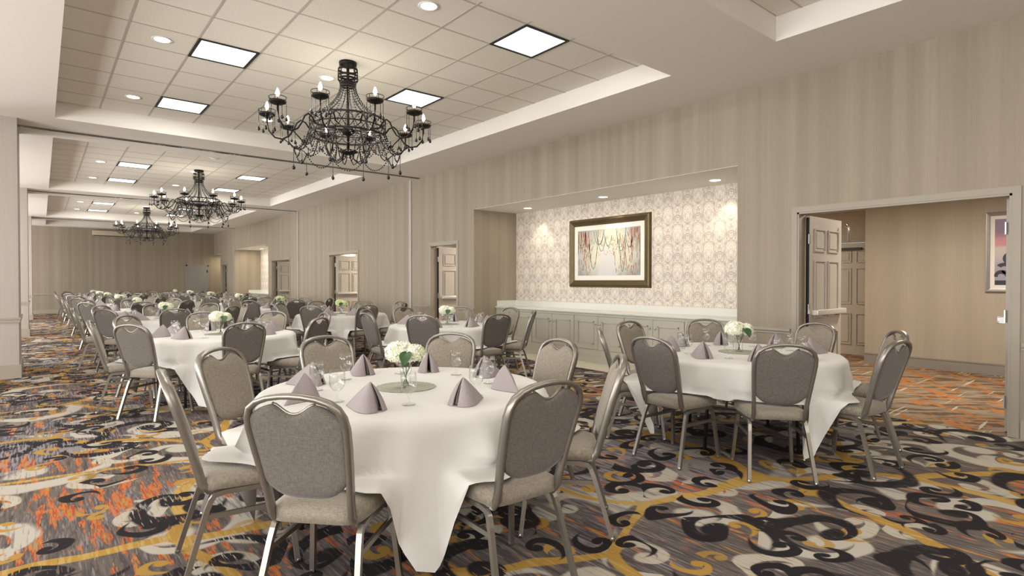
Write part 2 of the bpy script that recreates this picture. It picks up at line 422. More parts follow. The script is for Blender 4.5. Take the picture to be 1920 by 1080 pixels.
# partition jambs and wallcovering seams on the right wall
for y in (11.62, 19.1): struct(MB().box((XW-.03, y-.03, 0), (XW, y+.02, ZS)).box((XW-.035, y+.03, 0), (XW, y+.05, ZS)).build('trim_jamb', [plain('white_jamb', (.52, .50, .46), .4)]))
for y in (13.55, 17.4): struct(MB().box((XW-.004, y-.006, 0), (XW, y+.006, ZS)).build('trim_seam', M['trim']))

# soffit with tray openings
m = MB(); x0, x1 = XLEFT, XW+WT
m.box((x0, YBACK, ZS), (TRX[0], YFAR, ZS+.28)); m.box((TRX[1], YBACK, ZS), (x1, YFAR, ZS+.28))
edges = [YBACK]+[e for t_ in TRAYS for e in t_]+[YFAR]
for a, b in zip(edges[0::2], edges[1::2]): m.box((TRX[0], a, ZS), (TRX[1], b, ZS+.28))
struct(m.build('ceiling', M['soffit']))
# metal rails where partition tracks run
m_track = plain('track_metal', (.16, .145, .125), .25, metal=.9)
for i, y in enumerate((11.25, 19.15, 27.1)):
    struct(MB().box((-.25, y-.045, ZS-.012), (XW, y-.012, ZS)).box((-.25, y+.012, ZS-.012), (XW, y+.045, ZS)).box((-.25, y-.012, ZS-.003), (XW, y+.012, ZS)).build('trim_track', m_track))

# tray ceilings: every tile its own piece
T, GX0, GY0 = .61, .692, 6.73
TROF = {(1, 0): 1, (1, 4): 1, (1, -4): 1, (5, 0): 1, (5, -4): 1}
def trofs(k):   # cell (i,j) of the light panels in tray k
    base = {1: [(1, -4), (1, 0), (1, 4), (5, -4), (5, 0)], 0: [(1, -4), (1, 0), (5, -4), (5, 0)]}
    return base.get(k, [(1, 0), (1, 4), (5, 0), (5, 4)])
def cans(k): return [(a, b) for a in (0, 3, 6) for b in (-4, 0, 4)]
tile_me = {}
def tile_mesh(wx, wy):
    k = (round(wx, 3), round(wy, 3))
    if k not in tile_me:
        g = .010; m = MB(); z = 0
        m.box((-wx/2+g, -wy/2+g, z), (wx/2-g, wy/2-g, .016)); tile_me[k] = m.mesh('ceiling_tile', M['tile'])
    return tile_me[k]
trof_proto = None; can_proto = None; spots = []
def make_trof():
    r = empty('ceiling_light_panel')
    m = MB(); s, b = .305, .03
    for q in ((-s, -s, s, -s+b), (-s, s-b, s, s), (-s, -s+b, -s+b, s-b), (s-b, -s+b, s, s-b)): m.box((q[0], q[1], -.006), (q[2], q[3], .01))
    m.build('frame', M['blackframe'], r)
    c = (2*(s-b))/3; dm = MB(); rr = random.Random(3)
    for i in range(3):
        for j in range(3):
            ax, ay = -s+b+i*c, -s+b+j*c; a = .012
            dim = 1 if (i, j) in ((1, 1), (2, 0), (1, 2)) else 0
            dm.quad((ax+a, ay+a, .012), (ax+c-a, ay+a, .012), (ax+c-a, ay+c-a, .012), (ax+a, ay+c-a, .012), dim)
            for p, q in (((ax, ay), (ax+c, ay)), ((ax+c, ay), (ax+c, ay+c)), ((ax+c, ay+c), (ax, ay+c)), ((ax, ay+c), (ax, ay))):
                cx, cy = ax+c/2, ay+c/2; k = (c-2*a)/c
                dm.quad((p[0], p[1], 0), (q[0], q[1], 0), (cx+(q[0]-cx)*k, cy+(q[1]-cy)*k, .012), (cx+(p[0]-cx)*k, cy+(p[1]-cy)*k, .012), 0)
    dm.build('diffuser', [M['troffer'], M['troffer2']], r); return r
def make_can(name='downlight'):
    r = empty(name)
    MB().lathe([(.075, -.001), (.098, -.004), (.10, 0), (.075, .02), (.068, .014)], 24).build('trim_ring', M['soffit'], r)
    MB().lathe([(.0001, -.0015), (.076, -.001)], 24).build('lens', M['canlens'], r); return r
trof_proto = make_trof(); ut = [False]; can_proto = make_can(); uc = [False]
ORD = ['nearest', 'second', 'third', 'fourth', 'fifth', 'sixth', 'seventh', 'farthest']
TN = ['nearest', 'second', 'third', 'fourth', 'fifth']
tray_word = ['rear', 'nearest full', 'second', 'third', 'farthest']
for k, (ya, yb) in enumerate(TRAYS):
    x0, x1 = TRX
    gy = GY0+8.0*(k-1) if k else GY0-8.0
    root = struct(MB().quad((x0, ya, ZT+.02), (x1, ya, ZT+.02), (x1, yb, ZT+.02), (x0, yb, ZT+.02)).build('ceiling_tray', M['grid']))
    xs = [x0]+[GX0+T*i for i in range(8)]+[x1]
    yl = [ya]+[gy+T*j for j in range(-9, 12) if ya+.04 < gy+T*j < yb-.04]+[yb]
    g = MB()
    for x in xs[1:-1]: g.box((x-.011, ya, ZT-.003), (x+.011, yb, ZT+.012))
    for y in yl[1:-1]: g.box((x0, y-.011, ZT-.002), (x1, y+.011, ZT+.012))
    gr = g.build('tee_grid', M['grid'], root)
    TF = [(i, j) for i, j in trofs(k)]; CN = cans(k)
    for ii in range(len(xs)-1):
        for jj in range(len(yl)-1):
            cx, cy = (xs[ii]+xs[ii+1])/2, (yl[jj]+yl[jj+1])/2
            i, j = int(math.floor((cx-GX0)/T)), int(math.floor((cy-gy)/T))
            if (i, j) in TF and k < 4:
                o = place(trof_proto, ut, (cx, cy, ZT-.004), 0)
                side = 'left' if i < 3 else 'right'
                tag(o, 'lit square panel light in black frame, %s side, %s row of the %s ceiling tray' % (side, {-4: 'near', 0: 'middle', 4: 'far'}[j], tray_word[k]), 'ceiling light', 'square panel lights in the tile ceiling')
                light('panel_light', 'AREA', (cx, cy, ZT-.02), P_TROF, (1, .97, .92), (0, 0, 0), shape='SQUARE', size=.52)
                continue
            link('ceiling_tile', tile_mesh(xs[ii+1]-xs[ii], yl[jj+1]-yl[jj]), root, (cx, cy, ZT), 0)
            if (i+1, j) in CN and k < 4 or (k == 4 and (i+1, j) in ((0, 0), (3, 0), (6, 0))):
                if k == 4 and j != 0: continue
                xx = (1.01, 2.80, 4.63)[(0, 3, 6).index(i+1)]
                o = place(can_proto, uc, (xx, cy, ZT-.002), 0)
                tag(o, 'lit round recessed downlight, %s column, %s row of the %s ceiling tray' % (('left', 'centre', 'right')[(0, 3, 6).index(i+1)], {-4: 'near', 0: 'middle', 4: 'far'}[j], tray_word[k]), 'downlight', 'round downlights in the tile ceiling')
                light('downlight_spot', 'SPOT', (xx, cy, ZT-.03), P_CAN, (1, .94, .84), (0, 0, 0), spot_size=R(125), spot_blend=.9, shadow_soft_size=.07)

# ------------------------------------------------------------ recesses
def recess(idx, ya, yb, zt, depth, mat_back, words):
    xb = XW+depth; x0 = XW+WT
    for q0, q1 in ([(yb, yb+.1)] if idx < 3 else [])+[(ya-.1, ya)]: struct(MB().box((x0-.001, q0, 0), (xb+.1, q1, zt+.1)).build('wall_recess_side', M['wall']))
    struct(MB().box((xb, ya, 0), (xb+.1, yb, zt+.1)).build('wall_recess_back', mat_back))
    struct(MB().box((XW+.001, ya, zt-.004), (xb, yb, zt+.1)).build('ceiling_recess', M['soffit']))
    struct(MB().box((XW, ya, -.05), (xb, yb, .004)).build('floor_recess', M['tilefloor']))
recess(1, *RECS[0], 1.1, M['damask'], '')
recess(2, *RECS[1], 1.1, M['damask'], 'far ')
recess(3, RECS[2][0], RECS[2][1]+.0, RECS[2][2], 1.1, M['wall'], '')
XCB = 7.16; XB = XW+1.1
def knob(parent, x, y, z):
    m = MB(); m.lathe([(.0001, .030), (.010, .028), (.014, .020), (.010, .012), (.005, .008), (.007, 0)], 10)
    me = m.mesh('knob', M['chrome']); me.transform(Matrix.Rotation(-pi/2, 4, 'Y')); return link('knob', me, parent, (x, y, z))
def cabinet(ya, yb, word, detail=True):
    r = empty('base_cabinet', (XCB+.25, (ya+yb)/2, 0)); h = (yb-ya)/2
    X = -.25
    MB().box((X+.02, -h+.001, .11), (XB-XCB-.30, h-.001, .835)).box((X, -h+.001, .79), (X+.02, h-.001, .835)).box((X, -h+.001, .11), (X+.02, h-.001, .225)).build('carcass', M['cabinet'], r)
    MB().box((X-.012, -h+.001, 0), (X+.25, h-.001, .11)).box((X-.018, -h+.001, .10), (X+.02, h-.001, .118)).build('plinth', M['cabinet'], r)
    for s in (-1, 1):
        a, b = sorted((s*.004, s*(h-.006)))
        z0, z1 = .23, .785; m = MB(); f = .085
        m.box((X+.004, a, z0), (X+.02, b, z1))
        for q in ((a, z0, b, z0+f), (a, z1-f, b, z1), (a, z0+f, a+f, z1-f), (b-f, z0+f, b, z1-f)): m.box((X-.006, q[0], q[1]), (X+.004, q[2], q[3]))
        a2, b2, c2, d2 = a+f, b-f, z0+f, z1-f; w_ = .016
        for q in ((a2, c2, b2, c2+w_), (a2, d2-w_, b2, d2), (a2, c2, a2+w_, d2), (b2-w_, c2, b2, d2)): m.box((X-.013, q[0], q[1]), (X+.004, q[2], q[3]))
        d = m.build('door', M['cabinet'], r)
        knob(d, X-.006, s*.05, .655)
    return tag(r, 'taupe panelled two-door base cabinet, %s under the white counter' % word, 'cabinet', 'base cabinets under the counter')
by = [3.625, 4.73, 5.83, 6.94, 8.04, 9.145]
for i, wd in enumerate(('rightmost', 'second from right', 'middle one', 'second from left', 'leftmost')): cabinet(by[i], by[i+1], wd)
def counter(ya, yb, label):
    r = empty('countertop', (XCB+.2, (ya+yb)/2, .835)); h = (yb-ya)/2
    m = rbox((-.225, -h, 0), (XB-XCB-.224, h, .032), .005, 2); m.build('slab', M['marble'], r)
    MB().box((XB-XCB-.245, -h, .032), (XB-XCB-.224, h, .145)).build('backsplash', M['marble'], r)
    MB().box((-.18, h-.02, .032), (XB-XCB-.245, h-.001, .145)).build('side_splash', M['marble'], r)
    return tag(r, label, 'countertop')
counter(3.62, 9.15, 'long white stone counter with upstand below the bead picture')
for i, (a, b) in enumerate(((22.4, 24.0), (24.0, 25.6), (25.6, 27.15))): cabinet(a, b, ('right one', 'centre one', 'left one')[i]+' of the far alcove,')['group'] = 'base cabinets in the far alcove'
counter(22.36, 27.19, 'white stone counter in the far lit alcove')
rcan = make_can('recess_downlight'); ur = [False]
for y, z in ((8.35, 2.8), (6.42, 2.8), (4.35, 2.8), (23.4, 2.77), (25.7, 2.77)):
    o = place(rcan, ur, (XW+.72, y, z-.003), 0); n = {8.35: 'left one above the bead picture alcove', 6.42: 'middle one above the framed bead picture', 4.35: 'right one above the damask wall', 23.4: 'near one in the far alcove', 25.7: 'far one in the far alcove'}[y]
    tag(o, 'small recessed downlight, '+n, 'downlight', 'alcove downlights')
    light('recess_spot', 'SPOT', (XW+.80, y, z-.02), P_SPOT*(1 if y < 10 else 1.3), (1, .88, .66), (0, R(-13), 0), spot_size=R(74), spot_blend=.45, shadow_soft_size=.03)
light('recess_fill', 'AREA', (XW+.45, 6.4, 2.77), 15, (1, .90, .74), (0, 0, 0), shape='RECTANGLE', size=.25, size_y=4.6)
light('recess_fill', 'AREA', (XW+.45, 24.8, 2.74), 40, (1, .90, .70), (0, 0, 0), shape='RECTANGLE', size=.25, size_y=4.0)
light('recess_fill', 'AREA', (XW+.5, 30.3, 2.64), 14, (1, .85, .6), (0, 0, 0), shape='RECTANGLE', size=.3, size_y=.6)

# framed bead picture
def framed(name, x, yc, zc, wd, ht, fmat, fw, mw, art, label, dp=.05):
    r = empty(name, (x, yc, zc)); h, v = wd/2, ht/2; m = MB()
    prof = [(0, 0), (fw*.15, -dp*.8), (fw*.35, -dp), (fw*.6, -dp*.75), (fw*.8, -dp*.55), (fw, -dp*.4), (fw, 0)]
    rows = []
    for sx, sz in ((-1, -1), (1, -1), (1, 1), (-1, 1)): rows.append([(d, sx*(h-o_), sz*(v-o_)) for o_, d in prof])
    m.grid(rows, closeu=True, closev=True, smooth=False); m.build('frame', fmat, r)
    a, b = h-fw, v-fw
    MB().box((-.012, -a, -b), (0, a, b)).build('mount', M['mount'], r)
    MB().box((-.014, -a+mw, -b+mw), (-.012, a-mw, b-mw)).build('print', art, r)
    return tag(r, label, 'picture'), a-mw, b-mw
pic, pa, pb = framed('framed_picture', XB, 6.64, 1.89, 1.86, 1.25, M['bronze'], .13, .085, M['art1'], 'bronze framed picture of hanging bead strings on the damask wall')
mm = MB(); rr = random.Random(5)
def ribbon(pts, wd, mi):
    for (a, b) in zip(pts, pts[1:]):
        d = Vector((b[0]-a[0], b[1]-a[1])); 
        if d.length < 1e-6: continue
        d.normalize(); n = Vector((-d.y, d.x))*wd
        mm.quad((-.0155, a[0]-n.x, a[1]-n.y), (-.0155, b[0]-n.x, b[1]-n.y), (-.0155, b[0]+n.x, b[1]+n.y), (-.0155, a[0]+n.x, a[1]+n.y), mi)
def cl(v, k): return max(-k+.01, min(k-.01, v))
for sgn in (-1, 1):
    for i in range(30):
        xa = sgn*rr.uniform(.05, .74); xb_ = xa+rr.uniform(.10, .26)*rr.choice((-1, 1)); top = rr.uniform(.18, .42)*pb/.42; sag = rr.choice((rr.uniform(.08, .4), rr.uniform(.5, .82)))
        if abs(xa+xb_)/2 < .22: sag = min(sag, .25)
        pts = []
        for k in range(15):
            s_ = k/14; pts.append((cl(xa+(xb_-xa)*s_, pa), cl(top-sag*(1-(2*s_-1)**2)**.8, pb)))
        cxx = abs(xa+xb_)/2
        mi = rr.choice((0, 0, 2, 1)) if cxx > .45 else rr.choice((1, 2, 3, 2))
        if sag > .5: mi = rr.choice((1, 0, 0, 2))
        for q in range(14):
            if q % 2 == 0 or mi == 1: ribbon(pts[q:q+2], .0042, mi)
    for i in range(16):
        xa = sgn*rr.uniform(.45, .70); ribbon([(xa, pb-.02), (xa+rr.uniform(-.03, .03), pb-rr.uniform(.1, .42))], .004, rr.choice((0, 0, 2)))
mm.build('bead_strings', [M['bead_red'], M['bead_teal'], M['bead_amber'], M['bead_green']], pic)['kind'] = 'stuff'

# ------------------------------------------------------------ corridor behind the right wall
XC = 10.75
struct(MB().box((XW, YBACK, -.1), (13, YFAR+2, -.0005)).build('floor_corridor', M['corrcarpet']))
struct(MB().box((XC, YBACK, 0), (XC+.15, 3.6, 2.7)).build('wall_corridor', M['wallin']))
struct(MB().box((XC-.016, YBACK, 0), (XC, 3.6, .15)).box((XC-.022, YBACK, .15), (XC, 3.6, .17)).build('baseboard_corridor', plain('grey_corridor_base', (.27, .245, .22), .5)))
struct(MB().box((XC+.15, 3.5, 0), (11.62, 3.6, 2.7)).build('wall_corridor_return', M['wallin']))
wall_yz(11.62, 11.76, [(3.62, 4.55, 0, 2.1)], 3.6, 12.2, 2.7, 'wall_corridor_rear', M['wallin'])
wall_yz(9.0, 9.15, [], 12.2, YFAR+1.5, 2.7, 'wall_corridor_far', M['wallin'])
struct(MB().box((9.0, 12.1, 0), (11.7, 12.2, 2.7)).build('wall_corridor_step', M['wallin']))
struct(MB().box((XW+WT, YBACK-.1, 0), (13, YBACK, 2.7)).build('wall_corridor_end', M['wallin']))
struct(MB().box((XW+WT, YFAR+1.4, 0), (13, YFAR+1.5, 2.7)).build('wall_corridor_end_far', M['wallin']))
struct(MB().box((XW+WT, YBACK, 2.75), (13, 3.5, 2.85)).box((7.8, 3.5, 2.75), (13, 9.25, 2.85)).box((XW+WT, 9.25, 2.75), (13, 22.2, 2.85)).box((7.8, 22.2, 2.75), (13, 29.6, 2.85)).box((7.8, 29.6, 2.75), (13, YFAR+1.5, 2.85)).build('ceiling_corridor', M['soffit']))
for y, p in ((-1.5, 60), (1.9, 58), (8.2, 30), (11.6, 30), (15.2, 85), (20.6, 40), (28.9, 30)):
    light('corridor_light', 'AREA', (8.6, y, 2.72), p, (1, .91, .78), (0, 0, 0), shape='SQUARE', size=.5)

light('corridor_light', 'AREA', (9.6, 5.2, 2.72), 36, (1, .88, .70), (0, 0, 0), shape='SQUARE', size=.4)
light('corridor_light', 'AREA', (8.3, 9.72, 2.72), 60, (1, .92, .80), (0, 0, 0), shape='SQUARE', size=.4)
def six_panel(w_, h_, parent, name='leaf', bar=True, handles=True, mat=None, th=.045):
    """door leaf in local x 0..w_, face -y"""
    m = MB(); m.box((0, 0, .012), (w_, th, h_)); st = .115; mid = w_/2
    rowsz = [(.20, .78), (.95, 1.62), (1.72, h_-.14)]
    for (z0, z1) in rowsz:
        for (a, b) in ((st, mid-.04), (mid+.04, w_-st)):
            for yy, dd in ((0, -1), (th, 1)):
                f = .014; d = .017*dd
                for q in ((a, z0, b, z0+f), (a, z1-f, b, z1), (a, z0+f, a+f, z1-f), (b-f, z0+f, b, z1-f)): m.box((q[0], yy, q[1]), (q[2], yy+d, q[3]))
                m.box((a+.045, yy, z0+.045), (b-.045, yy+d*.7, z1-.045))
    lf = m.build(name, mat or M['doorpaint'], parent)
    if bar:
        b_ = rbox((.06, -.075, .985), (w_-.02, -.045, 1.05), .01); b_.box((.06, -.05, .99), (.16, 0, 1.045)); b_.box((w_-.14, -.05, .985), (w_-.02, 0, 1.05))
        o = b_.build('panic_bar', plain('ivory_panic_bar', (.62, .59, .54), .35, metal=.2), parent)
    if handles:
        MB().tube([(w_-.03, -.06, h_-.05), (w_-.03, -.09, h_-.10), (w_-.03, -.09, h_-.26)], .014).build('door_closer', M['chrome'], parent)
    return lf
DN = 0
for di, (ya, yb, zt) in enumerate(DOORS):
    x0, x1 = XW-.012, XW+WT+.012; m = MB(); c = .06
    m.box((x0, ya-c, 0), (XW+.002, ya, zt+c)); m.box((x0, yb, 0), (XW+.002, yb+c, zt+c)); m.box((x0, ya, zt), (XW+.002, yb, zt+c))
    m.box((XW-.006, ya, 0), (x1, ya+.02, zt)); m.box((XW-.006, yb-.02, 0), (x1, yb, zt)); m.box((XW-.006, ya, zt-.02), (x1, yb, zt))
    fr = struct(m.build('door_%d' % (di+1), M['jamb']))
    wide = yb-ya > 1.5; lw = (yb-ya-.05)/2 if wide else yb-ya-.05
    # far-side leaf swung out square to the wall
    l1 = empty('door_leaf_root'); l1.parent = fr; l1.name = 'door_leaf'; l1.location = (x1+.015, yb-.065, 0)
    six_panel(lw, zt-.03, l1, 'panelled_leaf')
    MB().box((-.026, .004, .02), (-.002, .03, zt-.05)).build('dark_seal', M['dark'], l1)  # dark strip stands in for the unlit gap between jamb and leaf
    for z in (.28, 1.06, 1.86): MB().box((-.03, -.006, z-.055), (.012, .004, z+.055)).build('hinge', M['chrome'], l1)
    if wide:
        l2 = empty('door_leaf'); l2.parent = fr; l2.location = (x1+.015, ya+.022, 0); l2.rotation_euler = (0, 0, R(0))
        six_panel(lw, zt-.03, l2, 'panelled_leaf', bar=False, handles=False)
        b_ = rbox((.06, .09, .985), (lw-.02, .12, 1.05), .01); b_.box((.06, .045, .99), (.16, .10, 1.045)); b_.box((lw-.14, .045, .985), (lw-.02, .10, 1.05)); b_.build('panic_bar', plain('grey_panic_bar', (.55, .55, .54), .35, metal=.4), l2)
        for z in (.28, 1.06, 1.86): MB().box((-.03, .041, z-.055), (.012, .051, z+.055)).build('hinge', M['chrome'], l2)
# closed door at the end of the corridor recess
d = struct(MB().box((11.60, 3.60, 2.1), (11.63, 4.62, 2.16)).box((11.60, 4.55, 0), (11.63, 4.62, 2.16)).build('door_6', M['jamb']))
lf = empty('door_leaf'); lf.parent = d; lf.location = (11.64, 4.55, 0); lf.rotation_euler = (0, 0, -pi/2)
six_panel(.93, 2.09, lf, 'panelled_leaf', bar=False, handles=False)
MB().box((.25, -.05, 1.95), (.60, -.01, 2.0)).build('door_closer', M['black'], lf)
MB().lathe([(.0001, .05), (.02, .045), (.02, 0)], 12).build('door_knob', M['chrome'], lf, (.87, -.03, 1.0))
# shutting face behind far doorways so that the gap reads dark
art, aa, ab = framed('framed_print', XC-.001, 1.62, 1.80, .78, 1.18, M['silver'], .06, .05, M['art2'], 'silver framed purple sunset print on the corridor wall', dp=.035)
m = MB()
def curl(cx, cz, r0, r1, a0, a1, w0, w1, n=20):
    rows = []
    for k in range(n+1):
        s_ = k/n; a = a0+(a1-a0)*s_; r_ = r0+(r1-r0)*s_; wd = w0+(w1-w0)*s_
        rows.append([(-.0155, cx+(r_-wd)*cos(a), cz+(r_-wd)*sin(a)), (-.0155, cx+(r_+wd)*cos(a), cz+(r_+wd)*sin(a))])
    m.grid(rows, smooth=False)
for sg in (1, -1):
    curl(.09, -.08, .10, .035, -pi*.6, pi*1.3, .024, .010); curl(.16, -.26, .09, .03, pi*.2, pi*1.9, .028, .012)
    curl(-.02, -.30, .13, .05, pi*.9, -pi*.3, .03, .012); curl(.22, -.36, .10, .04, pi, 0, .035, .02); curl(-.15, -.30, .09, .03, pi*.1, pi*1.6, .02, .01)
    break
m.box((-.0165, -aa+.005, -ab+.005), (-.015, aa-.005, -ab+.07)); m.build('scroll_silhouette', M['black'], art)

# far wall: grey door and projector screen case
r = struct(MB().box((5.36, YFAR-.03, 0), (5.42, YFAR, 2.16)).box((6.28, YFAR-.03, 0), (6.34, YFAR, 2.16)).box((5.36, YFAR-.03, 2.1), (6.34, YFAR, 2.16)).build('door_7', M['greydoor']))
lf = MB().box((5.42, YFAR-.022, .01), (6.28, YFAR-.001, 2.1)).build('door_leaf', M['greydoor'], r)
for z in (.3, 1.8): MB().box((6.26, YFAR-.035, z), (6.30, YFAR-.02, z+.12)).build('hinge', M['dark'], lf)
r = empty('projector_screen', (3.0, YFAR-.08, 3.5))
rbox((-1.25, -.07, -.10), (1.35, .07, .11), .015).build('case', M['screencase'], r)
MB().box((-1.2, -.03, -.125), (1.3, .0, -.10)).build('screen_slot_bar', M['black'], r)
tag(r, 'tan projector screen case high on the far wall', 'projector screen')
r = empty('smoke_detector', (2.80, 13.0, ZT-.003)); MB().lathe([(.0001, -.035), (.06, -.032), (.085, -.02), (.10, 0)], 20).build('cover', M['marble'], r)
MB().lathe([(.102, -.004), (.13, -.001), (.13, 0)], 20).build('base_ring', M['marble'], r)
tag(r, 'round white detector on the tiles before the second chandelier', 'detector')

# ------------------------------------------------------------ chandelier
def bead_chain(pts, r, step):
    """octahedral beads spaced along a polyline"""
    m = MB(); P = [Vector(p) for p in pts]; acc = 0; pos = [P[0]]
    for a, b in zip(P, P[1:]):
        L = (b-a).length; dd = step-acc
        while dd <= L: pos.append(a.lerp(b, dd/L)); dd += step
        acc = L-(dd-step)
    for p in pos:
        n = len(m.v); m.v += [tuple(p+Vector(q)*r) for q in ((1, 0, 0), (0, 1, 0), (-1, 0, 0), (0, -1, 0), (0, 0, 1), (0, 0, -1))]
        for f in ((0, 1, 4), (1, 2, 4), (2, 3, 4), (3, 0, 4), (1, 0, 5), (2, 1, 5), (3, 2, 5), (0, 3, 5)): m.f.append(tuple(n+i for i in f)); m.mi.append(0); m.sm.append(True)
    m.tube([tuple(p) for p in P[::2]] if len(P) > 6 else [tuple(p) for p in P], .0011, 3, caps=False)
    return m
def polar(r, a, z): return (r*cos(a), r*sin(a), z)
def cat(p, q, sag, n=14):
    p, q = Vector(p), Vector(q); return [tuple(p.lerp(q, k/n)-Vector((0, 0, sag*(1-(2*k/n-1)**2)))) for k in range(n+1)]
def ring(m, r, z, wd=.012, ht=.02, n=48): m.sweep([polar(r, 2*pi*i/n, z) for i in range(n)], [(-wd/2, -ht/2), (wd/2, -ht/2), (wd/2, ht/2), (-wd/2, ht/2)], closed=True, smooth=False)
def make_chandelier():
    root = empty('chandelier')       # origin at the ceiling
    MB().lathe([(.0001, 0), (.10, 0), (.10, -.03), (.085, -.045), (.0001, -.045)], 24).build('canopy', M['iron'], root)
    m = MB()
    for r_, z in ((.108, -.09), (.11, -.16), (.112, -.20), (.09, -.245), (.085, -.275)): ring(m, r_, z, .01, .022, 24)
    for i in range(8):
        a = 2*pi*i/8; m.tube([polar(.09, a, -.04), polar(.108, a, -.09), polar(.112, a, -.19), polar(.09, a, -.25), polar(.082, a, -.28)], .005, 5)
    m.build('crown_cage', M['iron'], root)
    MB().tube([(0, 0, -.03), (0, 0, -1.04)], .016, 8).build('stem', M['iron'], root)
    m = MB().lathe([(.0001, -1.02), (.10, -1.03), (.115, -1.045), (.05, -1.075), (.0001, -1.08)], 20)
    for i in range(8):
        a = 2*pi*i/8+.3; m.tube([polar(.05, a, -1.06), polar(.07, a, -1.13), polar(.13, a, -1.17), polar(.20, a, -1.14), polar(.24, a, -1.05), polar(.30, a, -.93)], .006, 5)
    m.build('bottom_plate', M['iron'], root)
    m = MB(); zt, zb, RR = -.68, -.86, .43
    ring(m, RR, zt); ring(m, RR, zb); ring(m, RR*.98, -.77, .008, .014)
    for i in range(20):
        a = 2*pi*i/20; b = a+2*pi/20
        m.tube([polar(RR, a+(b-a)*s_, zt-.01+(zb-zt+.02)*(.5-.5*cos(pi*s_))) for s_ in (0, .25, .5, .75, 1)], .0045, 4)
        m.tube([polar(RR, b-(b-a)*s_, zt-.01+(zb-zt+.02)*(.5-.5*cos(pi*s_))) for s_ in (0, .25, .5, .75, 1)], .0045, 4)
    for i in range(10):
        a = 2*pi*i/10; m.tube([polar(.03, a, -.80), polar(RR, a, -.80)], .006, 5)
    m.build('drum_frame', M['iron'], root)
    MB().lathe([(.0001, -.74), (.06, -.76), (.085, -.80), (.06, -.84), (.0001, -.87)], 16).build('hub', M['iron'], root)
    # arm in local frame, extending along +x
    am = MB().tube([(RR, 0, -.80), (.47, 0, -.74), (.52, 0, -.715), (.565, 0, -.75), (.60, 0, -.83), (.65, 0, -.905), (.72, 0, -.945), (.80, 0, -.93), (.86, 0, -.86), (.88, 0, -.76), (.88, 0, -.70)], .0095, 7)
    am.tube([(RR, 0, -.86), (.45, 0, -.95), (.49, 0, -1.03), (.54, 0, -1.06), (.575, 0, -1.02), (.57, 0, -.97)], .007, 5)
    am.tube([(.57, 0, -1.05), (.64, 0, -.99), (.70, 0, -.945)], .007, 5)
    arm_me = am.mesh('arm', M['iron'])
    tray = MB().lathe([(.0001, -.70), (.055, -.698), (.085, -.685), (.092, -.665), (.088, -.665), (.055, -.688), (.0001, -.69)], 18, (.88, 0, 0)); 
    tray.lathe([(.090, -.632), (.094, -.632), (.094, -.626), (.090, -.626), (.090, -.632)], 18, (.88, 0, 0))
    for k in range(6): a = 2*pi*k/6; tray.box((.88+.091*cos(a)-.002, .091*sin(a)-.002, -.668), (.88+.091*cos(a)+.002, .091*sin(a)+.002, -.63))
    tray_me = tray.mesh('drip_tray', M['iron'])
    cd_me = MB().lathe([(.0001, -.69), (.014, -.69), (.013, -.62), (.0001, -.62)], 10, (.88, 0, 0)).mesh('candle', M['brass'])
    bl_me = MB().lathe([(.0001, -.622), (.010, -.618), (.019, -.60), (.021, -.588), (.016, -.565), (.008, -.543), (.0001, -.53)], 10, (.88, 0, 0)).mesh('bulb', M['bulb'])
    dm = MB()
    dm.lathe([(.0001, 0), (.003, -.002), (.003, -.13), (.006, -.14), (.015, -.155), (.017, -.166), (.012, -.18), (.0001, -.187)], 7)
    dr_me = dm.mesh('crystal_drop', M['glassbead'])
    lm = MB().lathe([(.0001, 0), (.004, -.002), (.0035, -.19), (.006, -.20), (.010, -.205), (.018, -.22), (.020, -.232), (.014, -.248), (.0001, -.255)], 8); long_me = lm.mesh('long_drop', M['glassbead'])
    for i in range(10):
        a = 2*pi*i/10
        ao = link('arm', arm_me, root, (0, 0, 0), a)
        link('drip_tray', tray_me, ao); link('candle', cd_me, ao); link('bulb', bl_me, ao)
        for k in range(5):
            b = 2*pi*k/5+.3; link('crystal_drop', dr_me, ao, (.88+.088*cos(b), .088*sin(b), -.685))
        link('long_drop', long_me, ao, (.60, 0, -1.03))
    for i in range(20):
        a = 2*pi*i/20+.1
        pts = []
        for k in range(17):
            s_ = k/16; pts.append(polar(.085+(RR-.085)*(s_**1.75), a, -.275+(zt+.275)*s_-.02*sin(pi*s_)))
        bead_chain(pts, .012, .031).build('bead_string', M['glassbead'], root)
    for i in range(10):
        a, b = 2*pi*i/10, 2*pi*(i+1)/10
        bead_chain(cat(polar(.60, a, -1.03), polar(.60, b, -1.03), .13), .012, .031).build('bead_swag', M['glassbead'], root)
        bead_chain(cat(polar(RR, a, zb), polar(.60, a, -1.02), .05), .011, .030).build('bead_swag', M['glassbead'], root)
        bead_chain(cat(polar(RR, a, zb), polar(RR, b, zb), .17), .011, .030).build('bead_swag', M['glassbead'], root)
        c_ = (a+b)/2
        bead_chain(cat(polar(RR, c_, zb), polar(.60, b, -1.03), .07), .011, .030).build('bead_swag', M['glassbead'], root)
    return root
ch = make_chandelier(); ucd = [False]
for i, (x, y) in enumerate(((2.79, 6.38), (2.83, 14.75), (2.86, 23.4))):
    o = place(ch, ucd, (x, y, ZT), -YAW+(.28, .50, .57)[i])
    light('candle_glow', 'POINT', (x, y, ZT-.50), P_CH, (1, .93, .80), shadow_soft_size=.3)
    tag(o, 'black iron chandelier with bead swags and ten lit candle bulbs, %s of three' % ('nearest and largest-looking', 'middle one', 'farthest')[i], 'chandelier', 'black beaded chandeliers')

